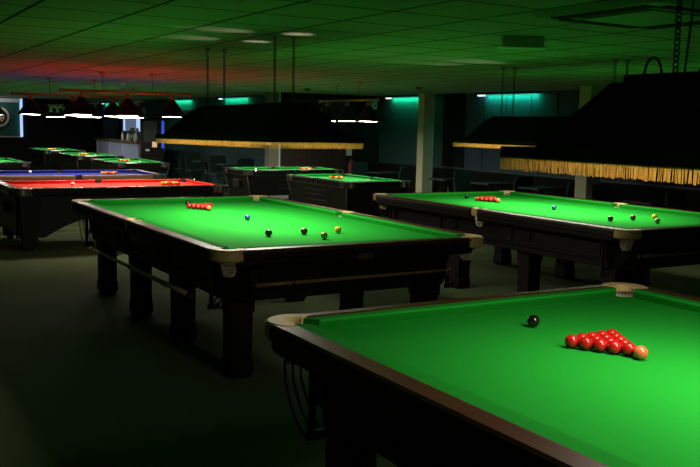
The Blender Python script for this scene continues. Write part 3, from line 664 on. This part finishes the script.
# ------------------------------------------------------------------ ceiling fittings
t = empty('ceiling_air_conditioner', (3.96, 3.52, HC)); tag(t, 'square ceiling air conditioner cassette with dark slots', 'air conditioner')
t.rotation_euler = (0, 0, 0)
c = MB(); c.frustum((-0.43, 0.43, -0.43, 0.43), -0.035, (-0.475, 0.475, -0.475, 0.475), 0.0); c.build('cassette_panel', M['cassette'], t, 0.006)
MB().box(-0.26, 0.26, -0.26, 0.26, -0.045, -0.035).build('intake_grille', M['cassette'], t, 0.004)
for s in (-1, 1):
    MB().box(s * 0.36 - 0.05, s * 0.36 + 0.05, -0.34, 0.34, -0.040, -0.034).build('air_slot', M['grey_vent'], t)
    MB().box(-0.30, 0.30, s * 0.36 - 0.035, s * 0.36 + 0.035, -0.040, -0.034).build('air_slot', M['grey_vent'], t)
t = empty('emergency_light', (4.36, 5.02, HC), math.radians(-30)); tag(t, 'pale box-shaped emergency light on the green-lit ceiling', 'light')
MB().box(-0.15, 0.15, -0.05, 0.05, -0.075, 0.0).build('light_body', M['clear_plastic'], t, 0.008)
MB().box(-0.17, 0.17, -0.06, 0.06, -0.084, -0.074).build('diffuser_cover', M['white_plastic'], t, 0.004)
def detector(x, y, m, label):
    t = tag(MB().lathe([(0.0, HC - 0.045), (0.035, HC - 0.043), (0.045, HC - 0.025), (0.06, HC - 0.012), (0.06, HC)], 0, 0, 18).build('smoke_detector', m), label, 'smoke detector', 'small detectors on the ceiling'); t.location = (x, y, 0)
detector(8.45, 12.25, M['red_plastic'], 'small red detector on the ceiling near the pale column')
detector(4.55, 15.9, M['white_plastic'], 'small white detector on the ceiling above the orange-bar lamp')
detector(7.6, 14.6, M['black_metal'], 'small dark detector on the ceiling above the long canopy')
detector(3.7, 22.5, M['white_plastic'], 'small white detector on the ceiling near the dartboard')

# ------------------------------------------------------------------ wall tables and chairs
def wall_table(x, y, label):
    t = empty('cafe_table', (x, y, 0)); tag(t, label, 'table', 'small tables along the wall')
    MB().box(-0.30, 0.30, -0.25, 0.25, 0.70, 0.735).build('tabletop', M['table_top'], t, 0.01)
    MB().tube([(0, 0, 0.03), (0, 0, 0.70)], 0.03, 10).build('pedestal', M['black_metal'], t)
    MB().lathe([(0.0, 0.0), (0.22, 0.0), (0.21, 0.015), (0.04, 0.04), (0.0, 0.04)], 0, 0, 20).build('foot_plate', M['black_metal'], t)
CHAIR = None
def chair(x, y, rz, label):
    global CHAIR
    if CHAIR is None:
        t = empty('dining_chair', (0, 0, 0))
        MB().box(-0.21, 0.21, -0.21, 0.21, 0.42, 0.48).build('seat', M['chair_fabric'], t, 0.02)
        rings = []
        for (z, w, y0) in ((0.52, 0.19, 0.20), (0.62, 0.205, 0.215), (0.78, 0.205, 0.24), (0.86, 0.19, 0.255), (0.895, 0.15, 0.262)):
            rings.append([(-w, y0 - 0.02, z), (w, y0 - 0.02, z), (w, y0 + 0.02, z), (-w, y0 + 0.02, z)])
        MB().loft(rings).build('backrest', M['chair_fabric'], t, 0.01)
        for sx in (-1, 1):
            MB().tube([(sx * 0.19, -0.19, 0.42), (sx * 0.2, -0.2, 0.0)], 0.013, 8).build('leg', M['black_metal'], t)
            MB().tube([(sx * 0.19, 0.245, 0.70), (sx * 0.19, 0.20, 0.44), (sx * 0.2, 0.22, 0.0)], 0.013, 8).build('leg', M['black_metal'], t)
        CHAIR = t; o = t
    else: o = copy_tree(CHAIR)
    o.location = (x, y, 0); o.rotation_euler = (0, 0, rz); tag(o, label, 'chair', 'dark chairs along the wall')
wall_table(10.0, 13.4, 'dark square cafe table just behind the pale column at the wall')
wall_table(10.05, 12.2, 'dark square cafe table behind the black ball of the wall-side snooker table')
wall_table(10.1, 11.0, 'dark square cafe table behind the corner pocket of the wall-side snooker table')
wall_table(9.75, 8.4, 'dark square cafe table behind the mid pocket of the wall-side snooker table')
wall_table(10.0, 15.65, 'dark square cafe table under the teal strip light beyond the column')
wall_table(8.05, 20.85, 'dark cafe table deeper along the wall beyond the long canopy')
wall_table(8.05, 19.25, 'dark cafe table along the wall, next to the far column')
chair(10.05, 11.62, PI, 'dark chair between the second and third cafe tables behind the wall-side pocket')
chair(10.05, 12.82, 0.0, 'dark chair between two cafe tables beside the thin pale column')
chair(10.05, 10.38, PI, 'dark chair beside the thick pale column, behind the long wall-side rail')
chair(9.8, 7.8, 0.0, 'dark chair under the bright fringe of the front canopy')
chair(9.8, 9.15, 0.0, 'dark chair partly hidden by the fringe, just this side of the thick column')
chair(9.95, 14.95, PI, 'dark chair against the thin pale column, beyond the green pool table')
chair(9.95, 16.35, 0, 'dark chair in the corner below the small white wall box')
for (x, y, rz, lab) in ((8.0, 21.42, 0, 'dark chair beyond both deep cafe tables, along the wall'), (8.05, 20.33, PI, 'dark chair on the camera side of the deeper cafe table'),
        (8.0, 19.77, 0, 'dark chair with its back to another chair, facing the table by the column'), (8.05, 18.68, PI, 'dark chair next to the far column behind the pool table'),
        (7.98, 22.3, PI, 'dark chair beside the fruit machine along the wall')): chair(x, y, rz, lab)

# ------------------------------------------------------------------ far end: bar, fruit machine, dartboard
t = empty('bar_counter', (7.5, 26.2, 0)); tag(t, 'blue-grey bar counter with brown top and glassware', 'bar counter')
MB().box(-0.2, 0.25, -2.15, 2.25, 0.0, 1.06).build('counter_front', M['bar_front'], t, 0.01)
MB().box(-0.27, 0.32, -2.22, 2.32, 1.06, 1.11).build('counter_top', M['bar_top'], t, 0.01)
for y in (-2.15, -0.7, 0.75, 2.2): MB().box(-0.215, -0.2, y - 0.03, y + 0.03, 0.0, 1.06).build('counter_batten', M['pale_trim'], t)
def vessel(x, y, prof, label, m, name='bottle'):
    o = tag(MB().lathe(prof, 0, 0, 14).build(name, m), label, name.split('_')[-1], 'bottles and glasses on the bar'); o.location = (x, y, 1.11)
BOT = [(0.0, 0.0), (0.04, 0.0), (0.042, 0.02), (0.042, 0.18), (0.016, 0.24), (0.015, 0.30), (0.0, 0.30)]
JUG = [(0.0, 0.0), (0.06, 0.0), (0.075, 0.05), (0.07, 0.14), (0.055, 0.2), (0.062, 0.22), (0.0, 0.22)]
TAP = [(0.0, 0.0), (0.07, 0.0), (0.07, 0.03), (0.03, 0.05), (0.03, 0.28), (0.06, 0.3), (0.06, 0.36), (0.0, 0.38)]
vessel(7.42, 25.95, BOT, 'tall pale bottle standing alone on the bar top', M['bottle_glass'])
vessel(7.45, 25.45, JUG, 'low pale jug on the bar beside the tall bottle', M['white_plastic'], 'water_jug')
vessel(7.42, 25.0, TAP, 'chrome beer tap tower on the bar, by the white jug', M['chrome'], 'beer_tap')
vessel(7.5, 24.85, TAP, 'white beer tap tower on the bar, second by the jug', M['white_plastic'], 'beer_tap')
vessel(7.42, 24.65, JUG, 'rounded white jug on the bar between tap and tall bottle', M['white_plastic'], 'water_jug')
vessel(7.45, 24.2, BOT, 'pale bottle at the end of the bar near the fruit machine', M['bottle_glass'])
vessel(7.40, 24.42, [(0.0, 0.0), (0.05, 0.0), (0.055, 0.06), (0.0, 0.06)], 'small red dish on the bar top', M['red_plastic'], 'dish')
t = empty('fruit_machine', (7.22, 22.55, 0), math.radians(-20)); tag(t, 'black fruit machine with lit blue edge at the end of the bar', 'fruit machine')
MB().box(-0.3, 0.3, -0.28, 0.28, 0.0, 0.85).build('lower_cabinet', M['black_laminate'], t, 0.02)
MB().box(-0.3, 0.3, -0.18, 0.28, 0.85, 1.80).build('upper_cabinet', M['black_laminate'], t, 0.02)
MB().frustum((-0.3, 0.3, -0.40, -0.18), 0.82, (-0.3, 0.3, -0.24, -0.18), 1.0).build('button_deck', M['black_metal'], t, 0.01)
MB().box(-0.22, 0.12, -0.19, -0.178, 1.15, 1.68).build('top_glass', mat('dark_reel_glass', (0.012, 0.014, 0.014), 0.4, noise=0.5, scale=8, emit=(0.10, 0.12, 0.10), estr=0.03), t)
MB().box(0.0, 0.12, -0.2, -0.18, 1.02, 1.16).build('reel_window', M['peach_light'], t)
MB().box(0.235, 0.305, -0.195, -0.10, 0.92, 1.70).build('side_light', M['blue_light'], t, 0.005)
MB().box(-0.16, -0.06, -0.36, -0.30, 0.92, 0.97).build('button_panel', M['white_plastic'], t, 0.005)
t = empty('drinks_fridge', (8.45, 31.9, 0)); tag(t, 'tall dark cabinet standing behind the bar', 'cabinet')
MB().box(-0.28, 0.28, -0.9, 0.5, 0.0, 1.9).build('cabinet_body', mat('dark_brown_cabinet', (0.035, 0.02, 0.016), 0.5, noise=0.3), t, 0.01)
MB().box(-0.29, -0.28, -0.85, -0.22, 0.15, 1.8).build('door', M['black_gloss'], t); MB().box(-0.29, -0.28, -0.18, 0.45, 0.15, 1.8).build('door', M['black_gloss'], t)
t = empty('wall_screen', (8.7, 29.4, 1.56)); tag(t, 'pale blue lit panel with bright edges on the wall behind the bar', 'screen')
MB().box(-0.03, 0.03, -0.75, 0.75, -0.2, 0.2).build('panel', M['pale_screen'], t)
for s in (-1, 1): MB().box(-0.04, 0.03, s * 0.75 - 0.1, s * 0.75 + 0.1, -0.21, 0.21).build('lit_edge', M['pale_lit_edge'], t, 0.004)
tag(MB().box(XF - 0.06, XF - 0.02, 32.3, 33.4, 1.15, 1.85).build('wall_mirror', M['pale_screen']), 'pale panel on the wall at the far end of the bar', 'mirror')
t = empty('notice_board', (XF - 0.03, 23.6, 1.62)); tag(t, 'grey-blue board on the wall beyond the fruit machine', 'notice board')
MB().box(-0.015, 0.015, -0.8, 0.8, -0.38, 0.38).build('board', M['notice'], t)
fr = MB(); fr.box(-0.025, 0.02, -0.84, 0.84, 0.38, 0.42); fr.box(-0.025, 0.02, -0.84, 0.84, -0.42, -0.38); fr.box(-0.025, 0.02, -0.84, -0.80, -0.38, 0.38); fr.box(-0.025, 0.02, 0.80, 0.84, -0.38, 0.38)
fr.build('board_frame', M['pale_trim'], t)

t = empty('dartboard_cabinet', (4.62, YF, 0)); tag(t, 'dark green dartboard surround in a bright blue-white lit frame', 'cabinet')
MB().box(-0.66, 0.66, -0.04, 0.0, 1.12, 2.30).build('backing', M['board_green'], t)
MB().box(-0.70, 0.66, -0.14, 0.0, 2.19, 2.31).build('top_frame', mat('pale_frame', (0.45, 0.5, 0.56), 0.6, noise=0.05, emit=(0.4, 0.5, 0.62), estr=0.16), t, 0.005)
MB().box(0.63, 0.70, -0.14, 0.0, 1.10, 2.31).build('side_frame', M['pale_lit_edge'], t, 0.005)
MB().box(-0.70, -0.63, -0.14, 0.0, 1.10, 2.31).build('side_frame', M['pale_lit_edge'], t, 0.005)
MB().box(-0.66, 0.66, -0.10, 0.0, 1.08, 1.12).build('bottom_frame', M['silver_ring'], t, 0.005)
d = empty('dartboard', (4.62, YF - 0.045, 1.72)); tag(d, 'round dartboard in a silver ring on the green panel', 'dartboard')
def disc_sector(mb, r0, r1, a0, a1, y, n=3):
    v = []; 
    for i in range(n + 1):
        a = a0 + (a1 - a0) * i / n
        for rr in (r0, r1):
            for yy in (y, 0.0): v.append((rr * math.cos(a), yy, rr * math.sin(a)))
    fs = []
    for i in range(n):
        b = i * 4; q = b + 4
        fs += [(b, b + 2, q + 2, q), (b + 1, q + 1, q + 3, b + 3), (b + 2, b + 3, q + 3, q + 2), (b, q, q + 1, b + 1)]
    fs += [(0, 1, 3, 2), (n * 4, n * 4 + 2, n * 4 + 3, n * 4 + 1)]
    mb.add(v, fs)
A, B_, R_, G_ = MB(), MB(), MB(), MB()
for k in range(20):
    a0 = 2 * PI * (k - 0.5) / 20; a1 = 2 * PI * (k + 0.5) / 20
    disc_sector(A if k % 2 else B_, 0.012, 0.16, a0, a1, -0.03); disc_sector(R_ if k % 2 == 0 else G_, 0.16, 0.172, a0, a1, -0.031); disc_sector(R_ if k % 2 == 0 else G_, 0.098, 0.108, a0, a1, -0.032)
A.build('pale_segments', M['cream'], d); B_.build('dark_segments', M['black_sisal'], d); R_.build('red_segments', M['red_sisal'], d); G_.build('green_segments', M['board_green'], d)
o = MB()
for k in range(24): disc_sector(o, 0.172, 0.225, 2 * PI * k / 24, 2 * PI * (k + 1) / 24, -0.028, 1)
o.build('number_band', M['black_sisal'], d)
o = MB()
for k in range(32): disc_sector(o, 0.25, 0.31, 2 * PI * k / 32, 2 * PI * (k + 1) / 32, -0.05, 1)
o.build('light_ring', M['silver_ring'], d)
l = bpy.data.lights.new('ring_light', 'POINT'); l.energy = 2.5; l.color = (1, 0.85, 0.7); l.shadow_soft_size = 0.05
o = bpy.data.objects.new('ring_light', l); COL.objects.link(o); o.location = (0, -0.35, 0.25); o.parent = d

t = empty('spotlight_rail', (4.32, 20.2, 0)); tag(t, 'small white rail of three spotlights hanging before the black wall', 'spotlight rail')
MB().box(-0.15, 0.17, -0.02, 0.02, 1.925, 1.95).build('rail_bar', M['pale_trim'], t)
for x in (-0.13, 0.01, 0.15):
    MB().lathe([(0.0, 1.92), (0.02, 1.92), (0.035, 1.86), (0.035, 1.83), (0.0, 1.835)], x, 0, 12).build('spot_head', M['pale_trim'], t)
for x in (-0.12, 0.14): MB().tube([(x, 0, 1.95), (x, 0, HC)], 0.004, 6).build('hanging_rod', M['chain'], t)

struct('trim_21', MB().box(XF - 0.05, XF, 28.05, 28.2, 0, 2.1), M['pale_trim'])

# ------------------------------------------------------------------ partition wall fittings
t = empty('fire_extinguisher', (9.8, YJ - 0.12, 0.45)); tag(t, 'red fire extinguisher on the dark partition wall below a pale sign', 'fire extinguisher')
MB().lathe([(0.0, 0.0), (0.075, 0.0), (0.08, 0.02), (0.08, 0.40), (0.06, 0.46), (0.025, 0.49), (0.025, 0.52), (0.0, 0.52)], 0, 0, 18).build('cylinder', mat('dark_red_enamel', (0.16, 0.012, 0.012), 0.45, noise=0.05), t)
MB().box(-0.02, 0.02, -0.07, 0.03, 0.52, 0.56).build('handle', M['black_metal'], t, 0.006)
MB().tube([(0.03, 0, 0.52), (0.1, -0.01, 0.46), (0.1, -0.01, 0.25), (0.095, -0.01, 0.12)], 0.011, 8).build('hose', M['black_rubber'], t)
MB().box(-0.03, 0.03, 0.07, 0.12, 0.25, 0.36).build('wall_bracket', M['black_metal'], t)
tag(MB().box(9.72, 9.88, YJ - 0.012, YJ, 1.03, 1.28).build('safety_sign', M['white_plastic']), 'small pale sign on the dark partition above the extinguisher', 'sign')
t = empty('wall_speaker', (10.32, YJ - 0.12, 2.17)); tag(t, 'small white box high in the corner by the strip light', 'speaker')
MB().box(-0.07, 0.07, -0.08, 0.08, -0.12, 0.10).build('speaker_body', M['white_plastic'], t, 0.01)
MB().box(-0.05, 0.05, -0.09, -0.08, -0.10, 0.08).build('speaker_grille', M['grey_plastic'], t)
MB().box(-0.02, 0.02, 0.08, 0.12, -0.04, 0.04).build('wall_bracket', M['black_metal'], t)
